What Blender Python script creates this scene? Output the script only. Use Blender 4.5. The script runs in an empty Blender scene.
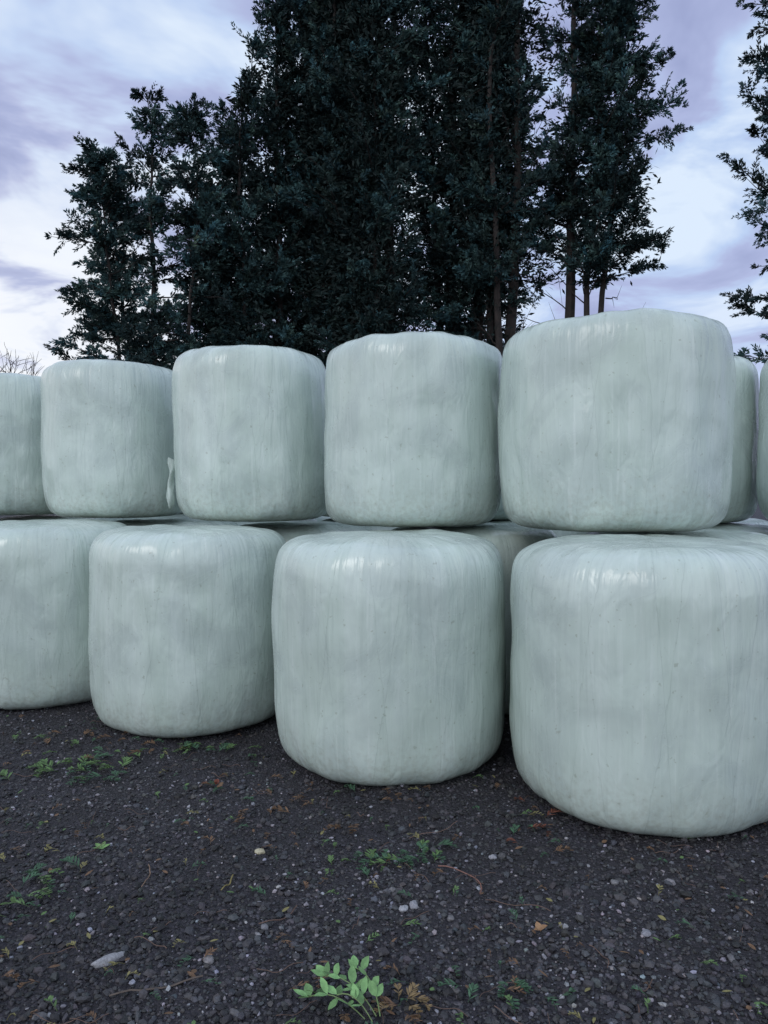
import bpy, math, numpy as np
from mathutils import Vector, noise as mn
scene=bpy.context.scene
RNG=np.random.default_rng(7)

# ---------------------------------------------------------------- helpers
def mesh_obj(name, verts, faces=None, tris=None, quads=None, mats=(), smooth=False, cols=None, matidx=None):
    me=bpy.data.meshes.new(name)
    if faces is not None:
        me.from_pydata([tuple(v) for v in verts],[],faces)
    else:
        verts=np.asarray(verts,dtype=np.float32)
        parts=[]; sizes=[]
        if tris is not None and len(tris): parts.append(np.asarray(tris,dtype=np.int32).ravel()); sizes.append(np.full(len(tris),3,dtype=np.int32))
        if quads is not None and len(quads): parts.append(np.asarray(quads,dtype=np.int32).ravel()); sizes.append(np.full(len(quads),4,dtype=np.int32))
        loops=np.concatenate(parts); sizes=np.concatenate(sizes)
        me.vertices.add(len(verts)); me.vertices.foreach_set('co',verts.ravel())
        me.loops.add(len(loops)); me.loops.foreach_set('vertex_index',loops)
        me.polygons.add(len(sizes))
        st=np.zeros(len(sizes),dtype=np.int32); st[1:]=np.cumsum(sizes)[:-1]
        me.polygons.foreach_set('loop_start',st)
        try: me.polygons.foreach_set('loop_total',sizes)
        except Exception: pass
    if matidx is not None: me.polygons.foreach_set('material_index',np.asarray(matidx,dtype=np.int32))
    me.update(calc_edges=True)
    if cols is not None:
        a=me.color_attributes.new('Col','FLOAT_COLOR','POINT')
        c=np.ones((len(me.vertices),4),dtype=np.float32); c[:,:3]=cols
        a.data.foreach_set('color',c.ravel())
    me.polygons.foreach_set('use_smooth',np.full(len(me.polygons),smooth))
    for m in mats: me.materials.append(m)
    ob=bpy.data.objects.new(name,me); scene.collection.objects.link(ob)
    return ob

class NT:
    def __init__(s,tree): s.t=tree; tree.nodes.clear()
    def n(s,typ,**kw):
        nd=s.t.nodes.new(typ)
        for k,v in kw.items(): setattr(nd,k,v)
        return nd
    def l(s,a,b): s.t.links.new(a,b)
    def setin(s,nd,i,v):
        if isinstance(v,(int,float,tuple,list)): nd.inputs[i].default_value=v
        else: s.l(v,nd.inputs[i])
    def m(s,op,a,b=0.0,c=None,clamp=False):
        nd=s.t.nodes.new('ShaderNodeMath'); nd.operation=op; nd.use_clamp=clamp
        s.setin(nd,0,a); s.setin(nd,1,b)
        if c is not None: s.setin(nd,2,c)
        return nd.outputs[0]
    def mix(s,f,a,b,blend='MIX'):
        nd=s.t.nodes.new('ShaderNodeMix'); nd.data_type='RGBA'; nd.blend_type=blend
        s.setin(nd,0,f)
        for i,v in ((6,a),(7,b)):
            if isinstance(v,(tuple,list)) and len(v)==3: v=(*v,1)
            s.setin(nd,i,v)
        return nd.outputs[2]
    def ramp(s,f,stops,interp='LINEAR'):
        nd=s.t.nodes.new('ShaderNodeValToRGB'); cr=nd.color_ramp; cr.interpolation=interp
        while len(cr.elements)<len(stops): cr.elements.new(0.5)
        for e,(p,c) in zip(cr.elements,stops):
            e.position=p; e.color=(c,c,c,1) if isinstance(c,(int,float)) else (*c,1)
        s.setin(nd,0,f); return nd.outputs[0]
    def noise(s,vec,scale,detail=3,rough=.5,dist=0):
        nd=s.t.nodes.new('ShaderNodeTexNoise'); s.setin(nd,'Vector',vec)
        nd.inputs['Scale'].default_value=scale; nd.inputs['Detail'].default_value=detail
        nd.inputs['Roughness'].default_value=rough; nd.inputs['Distortion'].default_value=dist
        return nd.outputs[0]
    def xyz(s,a,b,c):
        nd=s.t.nodes.new('ShaderNodeCombineXYZ'); s.setin(nd,0,a); s.setin(nd,1,b); s.setin(nd,2,c); return nd.outputs[0]

def new_mat(name):
    m=bpy.data.materials.new(name); m.use_nodes=True
    g=NT(m.node_tree); out=g.n('ShaderNodeOutputMaterial'); p=g.n('ShaderNodeBsdfPrincipled')
    g.l(p.outputs[0],out.inputs[0]); return m,g,p

# ---------------------------------------------------------------- materials
def wrap_material():
    m,g,p=new_mat('silage_wrap_film')
    tc=g.n('ShaderNodeTexCoord'); oi=g.n('ShaderNodeObjectInfo')
    sep=g.n('ShaderNodeSeparateXYZ'); g.l(tc.outputs['Object'],sep.inputs[0])
    x,y,z=sep.outputs; rnd=oi.outputs['Random']
    r=g.m('SQRT',g.m('ADD',g.m('MULTIPLY',x,x),g.m('ADD',g.m('MULTIPLY',y,y),1e-4)))
    off=g.m('MULTIPLY',rnd,57.0)
    cx=g.m('DIVIDE',x,r); cy=g.m('DIVIDE',y,r)
    zr=g.m('SUBTRACT',z,r)
    def dirv(k,kz):
        return g.xyz(g.m('ADD',g.m('MULTIPLY',cx,k),off),g.m('MULTIPLY',cy,k),g.m('MULTIPLY',zr,kz))
    streak=g.noise(dirv(4.5,1.1),1.0,4,.6,.5)
    fine=g.noise(dirv(30,2.0),1.0,2,.6)
    obj_off=g.xyz(g.m('ADD',x,off),y,z)
    blot=g.noise(obj_off,2.6,4,.62,.6)
    speck=g.noise(obj_off,38,2,.6)
    crn=g.noise(dirv(5.0,1.2),1.0,1,.5,.8)
    crease=g.ramp(g.m('ABSOLUTE',g.m('SUBTRACT',crn,.5)),[(0.0,1.),(.014,0.)])
    ang=g.m('ARCTAN2',x,g.m('MULTIPLY',y,-1.0))
    def band(k,tilt,o):
        a=g.m('ADD',g.m('MULTIPLY',ang,k),g.m('ADD',g.m('MULTIPLY',z,tilt),g.m('ADD',g.m('MULTIPLY',streak,.30),g.m('ADD',off,o))))
        fl=g.m('FLOOR',a); fr=g.m('FRACT',a)
        wn=g.n('ShaderNodeTexWhiteNoise',noise_dimensions='1D'); g.l(fl,wn.inputs['W'])
        return wn.outputs['Value'],fr
    b1,f1=band(2.4,.35,0); b2,f2=band(1.9,-.42,5.3)
    bands=g.m('MULTIPLY',g.m('ADD',b1,b2),.5)
    base=g.mix(bands,(.495,.592,.535),(.570,.662,.615))
    base=g.mix(g.m('MULTIPLY',g.ramp(streak,[(.42,0.),(.70,1.)]),.50),base,(.66,.735,.71))
    base=g.mix(g.m('MULTIPLY',g.ramp(streak,[(.28,1.),(.45,0.)]),.35),base,(.44,.52,.485))
    base=g.mix(g.m('MULTIPLY',g.ramp(blot,[(.46,0.),(.62,1.)]),.55),base,(.40,.470,.455))
    base=g.mix(g.m('MULTIPLY',g.ramp(fine,[(.56,0.),(.72,1.)]),.24),base,(.35,.42,.39))
    base=g.mix(g.m('MULTIPLY',g.ramp(fine,[(.25,1.),(.42,0.)]),.28),base,(.75,.81,.79))
    e1=g.m('SUBTRACT',1.0,g.ramp(f1,[(0.0,0.),(.012,1.)])); e2=g.m('SUBTRACT',1.0,g.ramp(f2,[(0.0,0.),(.010,1.)]))
    base=g.mix(g.m('MULTIPLY',g.m('MAXIMUM',e1,e2),.34),base,(.28,.34,.31))
    base=g.mix(g.m('MULTIPLY',rnd,.20),base,(.44,.51,.50))
    low=g.ramp(z,[(0.0,1.),(.32,0.)])
    base=g.mix(g.m('MULTIPLY',g.m('MULTIPLY',low,g.ramp(speck,[(.42,0.),(.62,1.)])),.34),base,(.26,.25,.19))
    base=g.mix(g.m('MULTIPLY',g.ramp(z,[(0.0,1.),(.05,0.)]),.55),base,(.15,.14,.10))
    base=g.mix(g.m('MULTIPLY',g.ramp(speck,[(.67,0.),(.73,1.)]),.45),base,(.27,.30,.24))
    topd=g.ramp(g.m('MULTIPLY',z,.8),[(.84,0.),(.93,1.)])
    base=g.mix(g.m('MULTIPLY',g.m('MULTIPLY',topd,g.ramp(blot,[(.42,0.),(.60,1.)])),.25),base,(.36,.40,.34))
    g.l(base,p.inputs['Base Color'])
    g.l(g.ramp(blot,[(.3,.18),(.7,.32)]),p.inputs['Roughness'])
    p.inputs['Specular IOR Level'].default_value=.75
    rim=g.ramp(z,[(.84,.12),(1.02,1.)])
    wr=g.noise(g.xyz(g.m('ADD',g.m('MULTIPLY',x,11),off),g.m('MULTIPLY',y,11),g.m('MULTIPLY',z,4.)),1.0,2,.6,1.0)
    pl=g.noise(dirv(14,1.6),1.0,2,.6,.5)
    h=g.m('ADD',g.m('MULTIPLY',g.m('MULTIPLY',pl,rim),.75),g.m('ADD',g.m('MULTIPLY',fine,.12),g.m('MULTIPLY',wr,.70)))
    h=g.m('ADD',h,g.m('MULTIPLY',g.m('ADD',f1,f2),.16))
    h=g.m('ADD',h,g.m('MULTIPLY',crease,.035))
    b=g.n('ShaderNodeBump'); b.inputs['Strength'].default_value=.6; b.inputs['Distance'].default_value=.014
    g.l(h,b.inputs['Height']); g.l(b.outputs[0],p.inputs['Normal'])
    return m
WRAP=wrap_material()

def attr_mat(name,rough=.9,var=0.0,scale=8,det=2,spec=.3):
    m,g,p=new_mat(name)
    a=g.n('ShaderNodeVertexColor',layer_name='Col')
    c=a.outputs[0]
    if var>0:
        tc=g.n('ShaderNodeTexCoord')
        nz=g.ramp(g.noise(tc.outputs['Object'],scale,det,.6),[(.3,1-var),(.7,1+var)])
        c=g.mix(1.0,c,nz,'MULTIPLY')
    g.l(c,p.inputs['Base Color']); p.inputs['Roughness'].default_value=rough
    p.inputs['Specular IOR Level'].default_value=spec
    return m
LEAF=attr_mat('conifer_foliage',.8)
STONE=attr_mat('stone_chips',.62,var=.3,scale=150,spec=.4)
LITTER=attr_mat('fallen_leaves',.6,var=.2,scale=60)

def bark():
    m,g,p=new_mat('bark'); tc=g.n('ShaderNodeTexCoord')
    n=g.noise(tc.outputs['Object'],3.0,4,.7)
    g.l(g.ramp(n,[(.3,(.016,.014,.015)),(.7,(.050,.038,.035))]),p.inputs['Base Color'])
    p.inputs['Roughness'].default_value=.95
    return m
BARK=bark()

def ground_mat():
    m,g,p=new_mat('asphalt_planings'); tc=g.n('ShaderNodeTexCoord'); v=tc.outputs['Object']
    vo=g.n('ShaderNodeTexVoronoi'); g.l(v,vo.inputs['Vector']); vo.inputs['Scale'].default_value=95
    sp=g.n('ShaderNodeSeparateColor'); g.l(vo.outputs['Color'],sp.inputs[0])
    c=g.mix(sp.outputs[0],(.014,.013,.018),(.044,.040,.052))
    c=g.mix(g.ramp(sp.outputs[1],[(.95,0.),(.98,.6)]),c,(.16,.15,.17))
    c=g.mix(g.m('MULTIPLY',g.ramp(g.noise(v,2.0,4,.6),[(.4,0.),(.7,1.)]),.6),c,(.018,.015,.017))
    g.l(c,p.inputs['Base Color']); p.inputs['Roughness'].default_value=.75; p.inputs['Specular IOR Level'].default_value=.4
    h=g.m('ADD',g.m('MULTIPLY',vo.outputs['Distance'],-1.0),g.noise(v,60,3,.7))
    b=g.n('ShaderNodeBump'); b.inputs['Strength'].default_value=1; b.inputs['Distance'].default_value=.010
    g.l(h,b.inputs['Height']); g.l(b.outputs[0],p.inputs['Normal'])
    return m
GROUND=ground_mat()

# ---------------------------------------------------------------- ground
def gh(x,y):
    return .010*np.sin(x*1.7+.5)*np.sin(y*2.1)+.006*np.sin(x*5.3+y*2.2)+.004*np.sin(x*9.1-y*7.7+1.)+.003*np.sin(13*x+17*y)
def axis(a,b,step,far):
    f=np.arange(a,b+1e-6,step); k=np.geomspace(.2,far,26)
    return np.concatenate([(a-k)[::-1],f,b+k])
ax=axis(-4.5,4.5,.04,500); ay=axis(.6,7.5,.04,500)
GX,GY=np.meshgrid(ax,ay)
fade=np.clip(1-np.maximum(np.abs(GX)-6,np.abs(GY-4)-6)/6,0,1)
V=np.stack([GX,GY,gh(GX,GY)*fade],-1).reshape(-1,3)
nx,ny=len(ax),len(ay)
I=(np.arange(ny-1)[:,None]*nx+np.arange(nx-1)[None,:]).ravel()
mesh_obj('ground',V,quads=np.stack([I,I+1,I+1+nx,I+nx],1),mats=[GROUND],smooth=True)

# ---------------------------------------------------------------- gravel
def ico():
    t=(1+5**.5)/2
    v=np.array([(-1,t,0),(1,t,0),(-1,-t,0),(1,-t,0),(0,-1,t),(0,1,t),(0,-1,-t),(0,1,-t),(t,0,-1),(t,0,1),(-t,0,-1),(-t,0,1)],float)
    v/=np.linalg.norm(v[0])
    f=np.array([(0,11,5),(0,5,1),(0,1,7),(0,7,10),(0,10,11),(1,5,9),(5,11,4),(11,10,2),(10,7,6),(7,1,8),(3,9,4),(3,4,2),(3,2,6),(3,6,8),(3,8,9),(4,9,5),(2,4,11),(6,2,10),(8,6,7),(9,8,1)])
    return v,f
IV,IF=ico()
def stones(pos,size,col,rng):
    n=len(pos)
    v=np.repeat(IV[None],n,0)*(1+rng.uniform(-.28,.28,(n,12,1)))
    sc=np.stack([rng.uniform(.7,1.35,n),rng.uniform(.7,1.15,n),rng.uniform(.45,.85,n)],1)*size[:,None]
    v=v*sc[:,None,:]
    a=rng.uniform(0,6.28,n); ca,sa=np.cos(a)[:,None],np.sin(a)[:,None]
    t=rng.normal(0,.35,n); ct,st=np.cos(t)[:,None],np.sin(t)[:,None]
    y=v[:,:,1]*ct-v[:,:,2]*st; z=v[:,:,1]*st+v[:,:,2]*ct; x=v[:,:,0]
    X=x*ca-y*sa; Y=x*sa+y*ca
    P=np.stack([X,Y,z],-1)+pos[:,None,:]
    T=IF[None]+(np.arange(n)*12)[:,None,None]
    C=np.repeat(col[:,None,:],12,1)
    return P.reshape(-1,3),T.reshape(-1,3),C.reshape(-1,3)
def gen_gravel():
    rng=np.random.default_rng(3)
    N=58000
    u=rng.random(N); Y=1.6*(5.4/1.6)**(u**.98)
    X=rng.uniform(-.78,.78,N)*Y
    cl=np.sin(X*2.3+1)*np.sin(Y*3.1+.4)+.6*np.sin(X*5.7-Y*4.1)
    s=np.exp(rng.normal(math.log(.0050),.50,N)); s=np.clip(s,.0020,.017)
    z=gh(X,Y)+s*rng.uniform(-.1,.5,N)
    b=rng.uniform(.014,.068,N)*(1+.25*cl)
    light=rng.random(N)<(.038+.055*np.clip(cl,0,1)); b=np.where(light,rng.uniform(.10,.34,N),b)
    s=np.where(light,np.minimum(s,.009),s)
    tint=np.stack([1+rng.normal(0,.07,N),np.full(N,.97),1.10+rng.normal(0,.07,N)],1)
    col=b[:,None]*tint
    P,T,C=stones(np.stack([X,Y,z],1),s,col,rng)
    mesh_obj('gravel',P,tris=T,mats=[STONE],cols=C)
gen_gravel()
rng=np.random.default_rng(11)
def big_stone(x,y,sx,sy,sz,yaw,col):
    import bmesh
    bm=bmesh.new(); bmesh.ops.create_icosphere(bm,subdivisions=3,radius=1)
    me=bpy.data.meshes.new('stone')
    o=rng.uniform(0,50)
    for q in bm.verts:
        d=1+.34*mn.noise(q.co*1.3+Vector((o,0,0)))+.12*mn.noise(q.co*4+Vector((o,0,0)))
        q.co=Vector((q.co.x*sx*d,q.co.y*sy*d,q.co.z*sz*d))
    bm.to_mesh(me); bm.free()
    a=me.color_attributes.new('Col','FLOAT_COLOR','POINT')
    for i in range(len(me.vertices)): a.data[i].color=(*col,1)
    me.materials.append(STONE)
    ob=bpy.data.objects.new('stone',me); scene.collection.objects.link(ob)
    for pp in me.polygons: pp.use_smooth=True
    ob.location=(x,y,float(gh(x,y))+sz*.35); ob.rotation_euler=(0.05,0.08,yaw)
big_stone(-.80,2.13,.052,.016,.014,.75,(.26,.26,.28))
big_stone(-.48,2.81,.020,.015,.011,.2,(.42,.38,.27))
big_stone(.065,2.43,.020,.014,.010,1.1,(.33,.33,.36))
big_stone(.10,2.45,.014,.018,.012,0,(.25,.25,.28))
big_stone(.41,2.75,.014,.012,.010,.3,(.26,.26,.29))
big_stone(.83,2.30,.018,.013,.010,.6,(.22,.22,.25))
big_stone(-.52,2.15,.022,.016,.012,2.,(.20,.19,.20))
big_stone(-.38,2.32,.015,.013,.010,1.4,(.17,.17,.19))
big_stone(1.02,2.6,.020,.013,.011,2.6,(.19,.18,.20))
for _ in range(12):
    yy=rng.uniform(1.8,3.0); b=rng.uniform(.10,.22); big_stone(rng.uniform(-.5,.5)*yy,yy,rng.uniform(.010,.019),rng.uniform(.008,.014),.009,rng.uniform(0,3),(b,b*.97,b*1.04))

# ---------------------------------------------------------------- bales
def bale(x,y,z0,R,H,seed,lo=False,nt=11.0,nb=9.0,lean=(0,0)):
    rng=np.random.default_rng(seed)
    ns,npf=(72,40) if lo else (192,100)
    tt=np.linspace(-math.pi/2,math.pi/2,9000); n2=np.where(tt>0,nt,nb)
    r2=np.abs(np.cos(tt))**(2/n2); z2=np.sign(tt)*np.abs(np.sin(tt))**(2/n2)
    s2=np.concatenate([[0],np.cumsum(np.hypot(np.diff(r2),np.diff(z2)))])
    q=np.linspace(0,s2[-1],npf); rr=np.interp(q,s2,r2); zz=np.interp(q,s2,z2)
    a=np.linspace(0,2*math.pi,ns,endpoint=False)
    A,RR=np.meshgrid(a,rr); _,ZZ=np.meshgrid(a,zz)
    k=1+.012*np.sin(2*A+rng.uniform(0,6))+.007*np.sin(3*A+rng.uniform(0,6)+ZZ)+.004*np.sin(7*A+rng.uniform(0,6)+2*ZZ)
    belly=1+.022*(1-ZZ**2)-.010*ZZ*rng.uniform(-1,1)
    Rr=R*RR*k*belly/1.012
    sm=np.clip((ZZ-.2)/.8,0,1); sm=sm*sm*(3-2*sm)
    Z=(ZZ*.5+.5)*H-.022*sm*RR**3*H
    o=Vector((seed*3.7,seed*1.3,0))
    dr=np.zeros_like(A); dz=np.zeros_like(A)
    for i in range(npf):
        for j in range(ns):
            c,sn=math.cos(a[j]),math.sin(a[j]); zq=ZZ[i,j]
            v=Vector((c*1.6,sn*1.6,zq*1.2))+o
            v2=Vector((c*9,sn*9,zq*1.0))+o
            rim=math.exp(-((abs(zq)-.93)/.10)**2)
            dr[i,j]=.016*mn.noise(v)+.008*mn.noise(v*2.7)+(.0015+.006*rim)*mn.noise(v2)
            dz[i,j]=(.016*mn.noise(Vector((c*RR[i,j]*1.5,sn*RR[i,j]*1.5,3))+o)+.009*mn.noise(Vector((c*RR[i,j]*5,sn*RR[i,j]*5,7))+o))*(.3+.7*sm[i,j])
    Rr=Rr+dr*np.minimum(1,RR*1.5); Z=Z+dz
    X=Rr*np.cos(A)+lean[0]*(Z/H-.5); Y=Rr*np.sin(A)+lean[1]*(Z/H-.5)
    P=np.stack([X,Y,Z],-1)[1:-1].reshape(-1,3); m=npf-2
    P=np.vstack([P,[[0,0,Z[0].mean()]],[[0,0,Z[-1].mean()]]])
    i=np.arange(m-1)[:,None]; j=np.arange(ns)[None,:]; jn=(j+1)%ns
    Q=np.stack([i*ns+j,i*ns+jn,(i+1)*ns+jn,(i+1)*ns+j],-1).reshape(-1,4)
    jj=np.arange(ns); T1=np.stack([(jj+1)%ns,jj,np.full(ns,m*ns)],1); b0=(m-1)*ns
    T2=np.stack([b0+jj,b0+(jj+1)%ns,np.full(ns,m*ns+1)],1)
    ob=mesh_obj('wrapped_silage_bale',P,tris=np.vstack([T1,T2]),quads=Q,mats=[WRAP],smooth=True)
    ob.location=(x,y,z0)
    return ob
S=.96
LOW=[(1.27,3.55,.64,1.18,7.5),(.032,4.09,.638,1.178,8.),(-1.25,4.80,.625,1.18,8.5),(-2.44,5.35,.63,1.19,8.),(-3.68,5.95,.63,1.18,8.)]
LOW=[(a*S,b*S,c*S,d,e) for a,b,c,d,e in LOW]
for i,(x,y,R,H,nb) in enumerate(LOW): bale(x,y,-.012,R,H,20+i,nt=9.5,nb=nb)
UP=[(1.34,4.38,.648,1.128,1.176,11,(0,0)),(.198,4.95,.590,1.150,1.176,12.,(.0,0)),(-.989,5.60,.578,1.200,1.180,10.,(-.03,0)),(-2.24,6.20,.578,1.198,1.182,10.,(-.03,0)),(-3.42,6.82,.59,1.198,1.182,10.,(-.03,0))]
for i,(x,y,R,H,z,nt,ln) in enumerate(UP): bale(x*S,y*S,z,R*S,H,40+i,nt=nt,nb=9,lean=ln)
nxv,nyv=.459*1.22,.889*1.22
k=0
for row in (1,2,3):
    for i,(x,y) in enumerate([(2.52*S,3.02*S)]+[l[:2] for l in LOW]):
        vis=row==1 or (row==2 and i<2)
        bale(x+nxv*row,y+nyv*row,-.012,.600,1.15+.012*((i*7)%3),60+k,lo=not vis); k+=1
bale(2.28*S,5.85*S,1.155,.60*S,1.20,91); bale(3.22*S,5.02*S,1.155,.60*S,1.18,92)
for i in range(1,5): bale((2.28-1.22*i)*S,(5.85+.60*i)*S,1.155,.57,1.12,93+i,lo=True)

def flap(x,y,z):
    V=[];F=[];n=16;m=5
    for i in range(n):
        for j in range(m):
            u=j/(m-1)-.5; t=i/(n-1)
            w=.05*(.55+.45*math.sin(2.6*t+.5))+.008*math.sin(t*17)
            V.append((u*w-.02*t+.008*math.sin(t*8+u*3),-.02*math.cos(u*5)+.010*math.sin(t*13+u*7),.8-.36*t-.03*u))
    for i in range(n-1):
        for j in range(m-1):
            a=i*m+j; F.append((a,a+1,a+1+m,a+m))
    ob=mesh_obj('torn_film_flap',V,faces=F,mats=[WRAP],smooth=True); ob.location=(x,y,z-.8)
flap(-1.52,5.30,1.62)

# ---------------------------------------------------------------- trees
def unit(v): return v/np.maximum(np.linalg.norm(v,axis=-1,keepdims=True),1e-9)
def tube(pts,rad,sides=5):
    pts=np.asarray(pts); n=len(pts); d=np.gradient(pts,axis=0); d=unit(d)
    ref=np.array([.31,.95,.05]) if abs(d[0][2])>.8 else np.array([0,0,1.])
    u=unit(np.cross(d,ref)); w=np.cross(d,u)
    a=np.linspace(0,2*math.pi,sides,endpoint=False)
    P=pts[:,None]+(np.cos(a)[None,:,None]*u[:,None]+np.sin(a)[None,:,None]*w[:,None])*np.asarray(rad)[:,None,None]
    i=np.arange(n-1)[:,None]; j=np.arange(sides)[None]; jn=(j+1)%sides
    Q=np.stack([i*sides+j,i*sides+jn,(i+1)*sides+jn,(i+1)*sides+j],-1).reshape(-1,4)
    return P.reshape(-1,3),Q
def tree(name,bx,by,H,R,clear,nl,seed,leaders=1,nb=22,nlf=44,prof_pow=1.0,topw=.12,lean=(0,0),bare=0,elev=(.15,.75),ls=1.0,core=0,spread=.5):
    rng=np.random.default_rng(seed)
    TV=[];TQ=[];tb=0
    def add(pts,rad,sides=5):
        nonlocal tb
        P,Q=tube(pts,rad,sides); TV.append(P); TQ.append(Q+tb); tb+=len(P)
    lead=[]
    for l in range(leaders):
        n=18; t=np.linspace(0,1,n); ang=rng.uniform(0,6.28); sp=0 if l==0 else R*rng.uniform(.6,1.1)*spread
        hh=H*(1 if l==0 else rng.uniform(.72,.97))
        s=np.sqrt(np.clip(t*1.3,0,1))*sp
        wx=np.cumsum(rng.normal(0,.10,n)); wy=np.cumsum(rng.normal(0,.10,n))
        pts=np.stack([bx+lean[0]*t+np.cos(ang)*s+wx*t,by+lean[1]*t+np.sin(ang)*s+wy*t,hh*t-.1],1)
        r0=.150*(H/15)*(1 if l==0 else .62)
        add(pts,r0*(1-t)**.9+.010,7); lead.append((pts,hh))
    BO=[];BD=[];BL=[];BS=[]
    for i in range(nl):
        pts,hh=lead[rng.integers(len(lead))]
        f=rng.random()**.85
        h=clear+(hh-clear)*f
        t=np.linspace(0,1,len(pts)); o=np.array([np.interp(h/hh,t,pts[:,c]) for c in range(3)])
        g=(h-clear)/(H-clear)
        pr=(min(1,.65+g*2.5))*((1-g)**prof_pow*(1-topw)+topw)
        L=R*pr*rng.uniform(.35,1.2)
        if leaders>1: L*=.8
        az=rng.uniform(0,6.283); el=rng.uniform(*elev)*(.6+.8*g)
        d=np.array([math.cos(az)*math.cos(el),math.sin(az)*math.cos(el),math.sin(el)])
        n=7; tt=np.linspace(0,1,n); curve=rng.uniform(-.22,.26)
        lp=o+d*L*tt[:,None]; lp[:,2]+=curve*L*tt**2
        lp+=np.cumsum(rng.normal(0,.035*L/2,(n,3)),0)*tt[:,None]
        add(lp,(.010+.012*L)*(1-tt*.85),4)
        k=max(8,int(nb*L/2.2))
        s=rng.uniform(-.05 if g>.15 else .15,1.0,k)
        bo=np.stack([np.interp(s,tt,lp[:,c]) for c in range(3)],1)
        rnd=rng.normal(0,1,(k,3)); rnd[:,2]*=.6
        bd=unit(d[None]*.85+unit(rnd)*.85+np.array([0,0,.18]))
        bl=(.30+.48*rng.random(k))*(1.25-.60*s)*(.75+.3*L/2.5)
        BO.append(bo);BD.append(bd);BL.append(bl);BS.append(np.full(k,rng.uniform(.4,1.85))*rng.uniform(.7,1.3,k))
    for i in range(bare):
        pts,hh=lead[rng.integers(len(lead))]; h=rng.uniform(clear*.6,clear+(hh-clear)*.35); t=np.linspace(0,1,len(pts))
        o=np.array([np.interp(h/hh,t,pts[:,c]) for c in range(3)])
        az=rng.uniform(0,6.283); el=rng.uniform(.1,1.0); L=rng.uniform(.6,2.4)
        d=np.array([math.cos(az)*math.cos(el),math.sin(az)*math.cos(el),math.sin(el)])
        tt=np.linspace(0,1,6); lp=o+d*L*tt[:,None]+np.cumsum(rng.normal(0,.06,(6,3)),0); add(lp,.020*(1-tt*.8),4)
        for q in range(3):
            s=rng.uniform(.3,.9); oo=np.array([np.interp(s,tt,lp[:,c]) for c in range(3)])
            dd=unit(d+rng.normal(0,.6,3)); add(oo+dd*L*.4*tt[:,None],.010*(1-tt*.7),3)
    BO=np.vstack(BO);BD=np.vstack(BD);BL=np.concatenate(BL);BS=np.concatenate(BS)
    nbr=len(BO)
    s=rng.random((nbr,nlf))**.85
    bend=rng.uniform(-.40,.18,(nbr,1))
    C=BO[:,None]+BD[:,None]*(BL[:,None]*s)[...,None]
    C[...,2]+=bend*BL[:,None]*s**2
    rad=unit(rng.normal(0,1,(nbr,nlf,3)))
    C+=rad*(.045*(1.1-s))[...,None]
    dirs=unit(BD[:,None]*.9+rad*rng.uniform(.35,1.0,(nbr,nlf))[...,None]+np.array([0,0,-.12]))
    ll=rng.uniform(.07,.17,(nbr,nlf))*ls*(1.25-.6*s)
    wv=unit(np.cross(dirs,rng.normal(0,1,(nbr,nlf,3))))*(ll*rng.uniform(.12,.18,(nbr,nlf))+.003)[...,None]
    LV=np.stack([C,C+dirs*(ll*.45)[...,None]+wv,C+dirs*ll[...,None],C+dirs*(ll*.45)[...,None]-wv],2).reshape(-1,3)
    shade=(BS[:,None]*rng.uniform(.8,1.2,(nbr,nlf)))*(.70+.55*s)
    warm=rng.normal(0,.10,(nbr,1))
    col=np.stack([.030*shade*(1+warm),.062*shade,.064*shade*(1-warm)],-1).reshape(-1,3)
    if core:
        f=rng.random(core)**.9
        sel=rng.integers(0,len(lead),core); c0=np.zeros((core,3))
        for li,(pts,hh) in enumerate(lead):
            m_=sel==li; t=np.linspace(0,1,len(pts)); q=(clear+.6+(hh*.96-clear-.6)*f[m_])/hh
            for c in range(3): c0[m_,c]=np.interp(q,t,pts[:,c])
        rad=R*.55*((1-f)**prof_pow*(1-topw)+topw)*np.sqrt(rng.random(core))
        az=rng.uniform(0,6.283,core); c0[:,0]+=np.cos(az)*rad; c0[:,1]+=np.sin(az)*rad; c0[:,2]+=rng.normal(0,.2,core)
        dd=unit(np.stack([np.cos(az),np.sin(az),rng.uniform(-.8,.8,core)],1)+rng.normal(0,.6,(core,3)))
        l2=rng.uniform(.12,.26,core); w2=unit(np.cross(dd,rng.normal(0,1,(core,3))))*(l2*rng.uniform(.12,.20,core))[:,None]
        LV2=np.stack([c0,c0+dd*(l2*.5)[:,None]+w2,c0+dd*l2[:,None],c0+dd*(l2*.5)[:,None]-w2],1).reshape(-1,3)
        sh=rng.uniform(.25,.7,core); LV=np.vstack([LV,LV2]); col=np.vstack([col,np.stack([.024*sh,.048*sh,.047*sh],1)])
    nq=len(LV)//4
    LQ=np.arange(nq*4).reshape(-1,4)+tb
    LC=np.repeat(col,4,0)
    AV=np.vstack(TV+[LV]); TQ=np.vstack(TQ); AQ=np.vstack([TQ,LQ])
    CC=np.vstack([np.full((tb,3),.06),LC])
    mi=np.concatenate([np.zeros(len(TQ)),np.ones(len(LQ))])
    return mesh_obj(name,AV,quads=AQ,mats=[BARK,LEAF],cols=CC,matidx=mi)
# left pair
tree('cypress_tree',-6.7,22,12.9,3.7,1.6,250,1,leaders=4,prof_pow=.95,lean=(-.3,0),elev=(-.10,.60))
tree('cypress_tree',-5.0,23,12.8,2.7,1.4,170,12,leaders=3,prof_pow=.7,elev=(.1,.8),core=5000)
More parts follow.
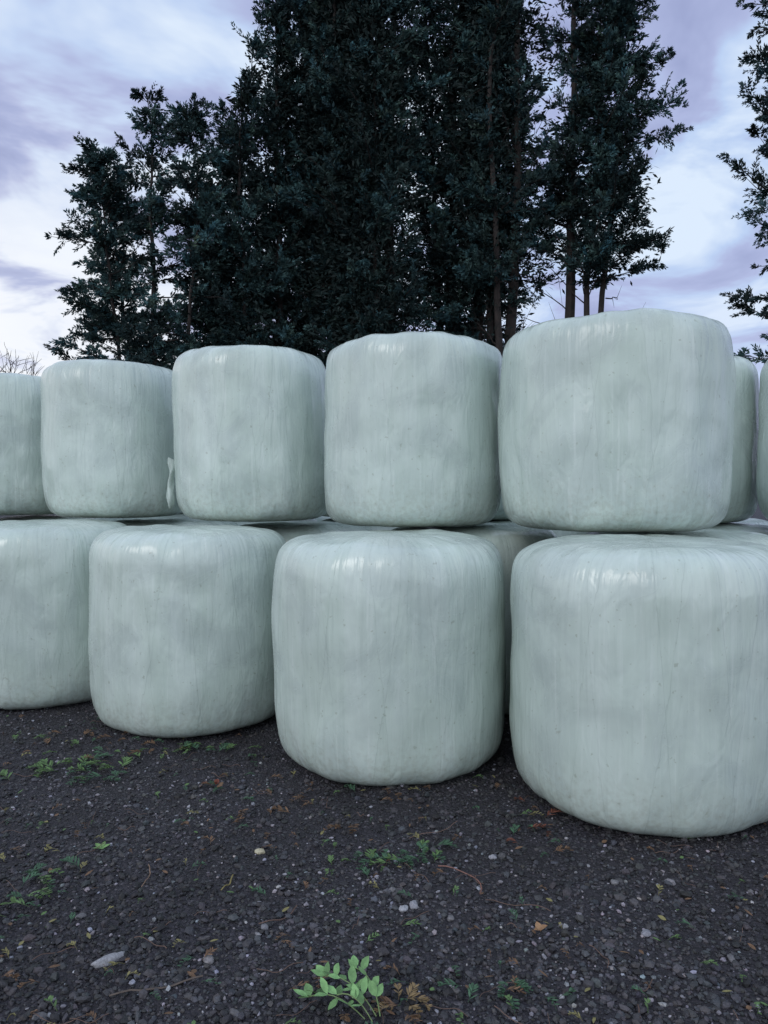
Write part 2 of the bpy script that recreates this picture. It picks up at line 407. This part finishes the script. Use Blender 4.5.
# dense middle group
tree('cypress_tree',-3.2,22.6,17,2.6,1.0,260,2,leaders=4,prof_pow=.75,core=16000)
tree('cypress_tree',-1.5,23.5,21.5,2.9,2.0,290,3,leaders=4,prof_pow=.6,core=24000)
tree('cypress_tree',.2,22.5,22,2.8,4.2,300,4,leaders=4,prof_pow=.5,core=26000,bare=15)
tree('cypress_tree',2.1,23.2,22,2.7,5.4,280,5,leaders=4,prof_pow=.5,core=22000,bare=30)
tree('cypress_tree',3.7,22.2,21,2.5,7.0,230,6,leaders=5,prof_pow=.5,bare=45,core=12000)
tree('cypress_tree',5.5,22.0,20,2.7,7.2,200,7,leaders=3,prof_pow=.7,bare=30,core=3000)
# right tree, mostly outside the frame
tree('cypress_tree',12.9,20.5,19,4.0,3.0,230,8,leaders=3,prof_pow=.5,bare=20)
def bare_tree(name,bx,by,H,seed):
    rng=np.random.default_rng(seed); TV=[];TQ=[];tb=[0]
    def br(o,d,L,r,dep):
        tt=np.linspace(0,1,5); p=o+d*L*tt[:,None]+np.cumsum(rng.normal(0,.03*L,(5,3)),0)*tt[:,None]
        P,Q=tube(p,r*(1-.5*tt),4); TV.append(P);TQ.append(Q+tb[0]);tb[0]+=len(P)
        if dep==0: return
        for q in range(5 if dep>1 else 4):
            s=rng.uniform(.35,1); oo=np.array([np.interp(s,tt,p[:,c]) for c in range(3)])
            dd=unit(d*.9+rng.normal(0,.5,3)+np.array([0,0,.2])); br(oo,dd,L*rng.uniform(.5,.75),max(r*.55,.022),dep-1)
    br(np.array([bx,by,0.]),np.array([0,0,1.]),H*.42,.18,4)
    mesh_obj(name,np.vstack(TV),quads=np.vstack(TQ),mats=[BARK])
bare_tree('bare_tree',-29.5,58,14.8,5); bare_tree('bare_tree',-31.5,60,15.6,6); bare_tree('bare_tree',-27.5,60,14.2,9)

# ---------------------------------------------------------------- litter
LV=[];LF=[];LC=[]
def add_leaf(o,d,L,W,col,up=.2,normal_tilt=0.3,rng=RNG):
    o=Vector(o); d=Vector(d).normalized(); sd=d.cross(Vector((0,0,1))).normalized(); sd.z+=normal_tilt*rng.uniform(-1,1)
    b=len(LV)
    for t,w,h in [(0,.0,0),(.22,.75,.02),(.5,1,.03),(.78,.6,.01),(1,0,-.03)]:
        c=o+d*L*t+Vector((0,0,up*L*t*(1-.6*t)))
        LV.append(c+sd*W*w+Vector((0,0,.12*W))); LV.append(c.copy()); LV.append(c-sd*W*w+Vector((0,0,.12*W)))
        for _ in range(3): LC.append(col)
    for i in range(4):
        a=b+i*3; LF.append((a,a+1,a+4,a+3)); LF.append((a+1,a+2,a+5,a+4))
def add_stem(pts,r,col):
    b=len(LV); P,Q=tube(np.array(pts,float),np.full(len(pts),r),4)
    for v in P: LV.append(Vector(v)); LC.append(col)
    for q in Q: LF.append(tuple(int(x)+b for x in q))
def flush(name):
    global LV,LF,LC
    ob=mesh_obj(name,[tuple(v) for v in LV],faces=LF,mats=[LITTER],cols=np.array(LC)); LV=[];LF=[];LC=[]; return ob
def sprig(x,y,L,col,n=14,rng=RNG,fan=1.0):
    a=rng.uniform(0,6.28); z=float(gh(x,y))+.012; cv=rng.normal(0,.3)
    pts=[]
    for i in range(6):
        t=i/5; aa=a+cv*t; pts.append((x+math.cos(aa)*L*t,y+math.sin(aa)*L*t,z+.012*math.sin(t*3)))
    add_stem(pts,.0009,tuple(c*.6 for c in col)); pts=np.array(pts)
    for i in range(n):
        t=rng.uniform(.1,1); o=[np.interp(t,np.linspace(0,1,6),pts[:,c]) for c in range(3)]
        aa=a+cv*t+(1 if i%2 else -1)*rng.uniform(.4,.9)
        k=rng.uniform(.7,1.3)
        add_leaf(o,(math.cos(aa),math.sin(aa),rng.uniform(0,.35)),L*.42*fan*(1.1-.6*t),L*.028+.0012,tuple(c*k for c in col),rng=rng)
rng=np.random.default_rng(21)
G1=(.095,.165,.06);G2=(.050,.105,.06);BR=(.14,.082,.048);YL=(.20,.18,.075);RD=(.14,.052,.035)
def cluster(cx,cy,n,sx,sy,cols,L=(.03,.09)):
    for _ in range(n): sprig(cx+rng.normal(0,sx),cy+rng.normal(0,sy),rng.uniform(*L),cols[rng.integers(len(cols))],n=20,rng=rng)
cluster(-1.46,3.62,24,.15,.08,[G1,G1,G2],(.06,.13))
cluster(-1.1,3.85,16,.25,.12,[G1,G2,BR],(.04,.09))
cluster(.10,2.75,16,.08,.04,[G2,G2,G1],(.05,.10))
cluster(-.1,2.62,9,.18,.12,[G2,G1],(.03,.06))
cluster(-1.25,2.5,16,.06,.12,[G1,G2],(.05,.10))
cluster(-1.6,4.1,18,.3,.15,[G1,G2,BR])
cluster(-.95,3.93,12,.14,.04,[G1,G1,G2],(.05,.10))
cluster(-.8,3.5,7,.15,.1,[RD,BR,G2],(.03,.07))
cluster(.35,2.02,6,.06,.03,[G2],(.04,.07))
cluster(.15,3.2,12,.4,.10,[BR,G2,BR])
cluster(.60,2.95,9,.10,.10,[BR,RD,G2])
cluster(-1.2,2.1,9,.15,.08,[G2,BR],(.03,.06))
cluster(-.4,3.1,12,.5,.3,[G2,G1,BR],(.03,.07))
for _ in range(360):
    y=1.7*(4.6/1.7)**rng.random(); x=rng.uniform(-.62,.62)*y
    if x>.3 and rng.random()<.40: continue
    sprig(x,y,rng.uniform(.020,.060),[G1,G2,G2,BR,BR,YL][rng.integers(6)],n=10,rng=rng)
for _ in range(180):
    y=1.7*(4.6/1.7)**rng.random(); x=rng.uniform(-.62,.62)*y; a=rng.uniform(0,6.28)
    add_leaf((x,y,float(gh(x,y))+.009),(math.cos(a),math.sin(a),.1),rng.uniform(.015,.040),rng.uniform(.003,.008),[BR,BR,YL,G1,BR][rng.integers(5)],rng=rng)
for q in range(5): add_leaf((-.80+rng.normal(0,.03),3.42+rng.normal(0,.02),.014),(rng.normal(),rng.normal(),.15),rng.uniform(.03,.055),rng.uniform(.008,.013),[(.18,.055,.035),BR][q%2],up=.5,normal_tilt=.8,rng=rng)
add_leaf((.47,2.28,.014),(1,.1,.2),.045,.016,(.30,.17,.09),rng=rng); add_leaf((.49,2.27,.016),(-.2,1,.3),.035,.012,(.34,.2,.11),rng=rng)
for a in (0.3,1.5,2.6,3.9,5.2): add_leaf((-1.09,2.81,.015),(math.cos(a),math.sin(a),.25),.035,.010,(.16,.28,.10),rng=rng)
def twig(x,y,L,a,c,r=.0022,col=(.12,.075,.06)):
    pts=[]; px,py=x,y
    for i in range(10):
        pts.append((px,py,float(gh(px,py))+.012+.006*math.sin(i*.9))); aa=a+c*i/9+rng.normal(0,.10); px+=math.cos(aa)*L/9; py+=math.sin(aa)*L/9
    add_stem(pts,r,col)
twig(.33,2.50,.26,1.35,2.0,.0025,(.20,.10,.08)); twig(-.84,2.52,.15,1.3,.9,.002,(.2,.13,.09)); twig(-.56,2.5,.10,1.2,.4,.0025,(.22,.18,.07))
twig(-.40,2.32,.16,.4,.8); twig(.55,2.4,.22,2.6,.7,.0015); twig(-.75,1.98,.25,.1,.3,.003,(.09,.07,.06)); twig(.1,2.9,.25,.4,.6,.0015,(.16,.10,.08))
for _ in range(90):
    y=1.75*(4.4/1.75)**rng.random(); x=rng.uniform(-.6,.6)*y; twig(x,y,rng.uniform(.04,.16),rng.uniform(0,6.28),rng.normal(0,.9),rng.uniform(.0007,.0016))
flush('leaf_litter')
def leafy_twig():
    G=(.18,.33,.13)
    for (bx,by,a,L,n) in ((-.02,1.90,2.25,.17,6),(-.01,1.90,1.75,.15,5),(-.05,1.89,2.75,.15,5),(-.03,1.88,2.5,.10,4)):
        pts=[]
        for i in range(8):
            t=i/7; pts.append((bx+math.cos(a+.3*t)*L*t,by+math.sin(a+.3*t)*L*t*.9,.015+.055*math.sin(t*2.0)))
        add_stem(pts,.0018,(.14,.20,.08)); P=np.array(pts)
        for i in range(n):
            t=.3+.7*i/(n-1)+rng.uniform(-.05,.03); o=[np.interp(t,np.linspace(0,1,8),P[:,c]) for c in range(3)]
            for sgn in (1,-1):
                if rng.random()<.12: continue
                aa=a+sgn*rng.uniform(.45,1.4); k=rng.uniform(.5,1.35)
                add_leaf(o,(math.cos(aa),math.sin(aa),rng.uniform(-.4,.7)),rng.uniform(.032,.052),rng.uniform(.008,.013),tuple(c*k for c in G),up=rng.uniform(-.5,.5),normal_tilt=.7,rng=rng)
        add_leaf(pts[-1],(math.cos(a),math.sin(a),.1),.045,.012,tuple(c*1.15 for c in G),rng=rng)
leafy_twig(); flush('leafy_green_twig')
cluster(.05,1.97,7,.02,.03,[(.20,.14,.07),BR],(.05,.08)); flush('dry_twig')

# ---------------------------------------------------------------- sky
w=bpy.data.worlds.new('World'); scene.world=w; w.use_nodes=True
g=NT(w.node_tree); out=g.n('ShaderNodeOutputWorld')
sky=g.n('ShaderNodeTexSky',sky_type='NISHITA'); sky.sun_disc=False
SUN_EL,SUN_AZ=math.radians(34),math.radians(225)
sky.sun_elevation=SUN_EL; sky.sun_rotation=SUN_AZ
bg1=g.n('ShaderNodeBackground'); bg1.inputs[1].default_value=.08; g.l(sky.outputs[0],bg1.inputs[0])
tc=g.n('ShaderNodeTexCoord'); sp=g.n('ShaderNodeSeparateXYZ'); g.l(tc.outputs['Generated'],sp.inputs[0]); x,y,z=sp.outputs
zc=g.m('ADD',g.m('MAXIMUM',z,0.0),.20)
pv=g.xyz(g.m('DIVIDE',x,zc),g.m('DIVIDE',y,zc),g.m('MULTIPLY',z,1.5))
n1=g.noise(pv,2.3,5,.55,.4)
left=g.m('ADD',g.m('MULTIPLY',x,-.62),g.m('MULTIPLY',y,.35))
lf=g.ramp(left,[(.28,0.),(.60,1.)])
nn=g.m('ADD',n1,g.m('MULTIPLY',lf,.055))
c=g.ramp(nn,[(.36,(.35,.40,.65)),(.46,(.45,.51,.78)),(.52,(.53,.67,.94)),(.62,(.76,.88,1.04))])
hz=g.ramp(z,[(.02,1.),(.30,0.)])
c=g.mix(g.m('MULTIPLY',hz,.40),c,(.65,.67,.90))
glow=g.m('MULTIPLY',g.m('MULTIPLY',lf,g.ramp(z,[(.03,.65),(.15,1.),(.26,.95),(.46,.15)])),g.ramp(nn,[(.42,0.15),(.53,1.)]))
c=g.mix(glow,c,(1.0,1.02,1.06))
back=g.ramp(g.m('MULTIPLY',y,-1.0),[(-.2,0.),(.7,1.)])
c=g.mix(g.m('MULTIPLY',back,.75),c,(1.20,1.31,1.42))
bg2=g.n('ShaderNodeBackground'); g.l(c,bg2.inputs[0]); bg2.inputs[1].default_value=1.0
ms=g.n('ShaderNodeMixShader'); ms.inputs[0].default_value=.94; g.l(bg1.outputs[0],ms.inputs[1]); g.l(bg2.outputs[0],ms.inputs[2]); g.l(ms.outputs[0],out.inputs[0])
sd=bpy.data.lights.new('sun','SUN'); sd.energy=.65; sd.angle=math.radians(25); sd.color=(1,.97,.93)
so=bpy.data.objects.new('sun',sd); scene.collection.objects.link(so)
dv=Vector((math.sin(SUN_AZ)*math.cos(SUN_EL),math.cos(SUN_AZ)*math.cos(SUN_EL),math.sin(SUN_EL)))
so.rotation_euler=dv.to_track_quat('Z','Y').to_euler(); so.location=dv*30
# ---------------------------------------------------------------- camera
cam=bpy.data.cameras.new('camera'); co=bpy.data.objects.new('camera',cam); scene.collection.objects.link(co)
cam.sensor_fit='VERTICAL'; cam.sensor_height=36; cam.lens=26.0; cam.clip_end=2000; cam.clip_start=.05
co.location=(0,0,1.395); co.rotation_euler=(math.radians(90-1.7),0,0)
scene.camera=co
scene.view_settings.view_transform='Standard'; scene.view_settings.look='None'; scene.view_settings.exposure=0; scene.view_settings.gamma=1
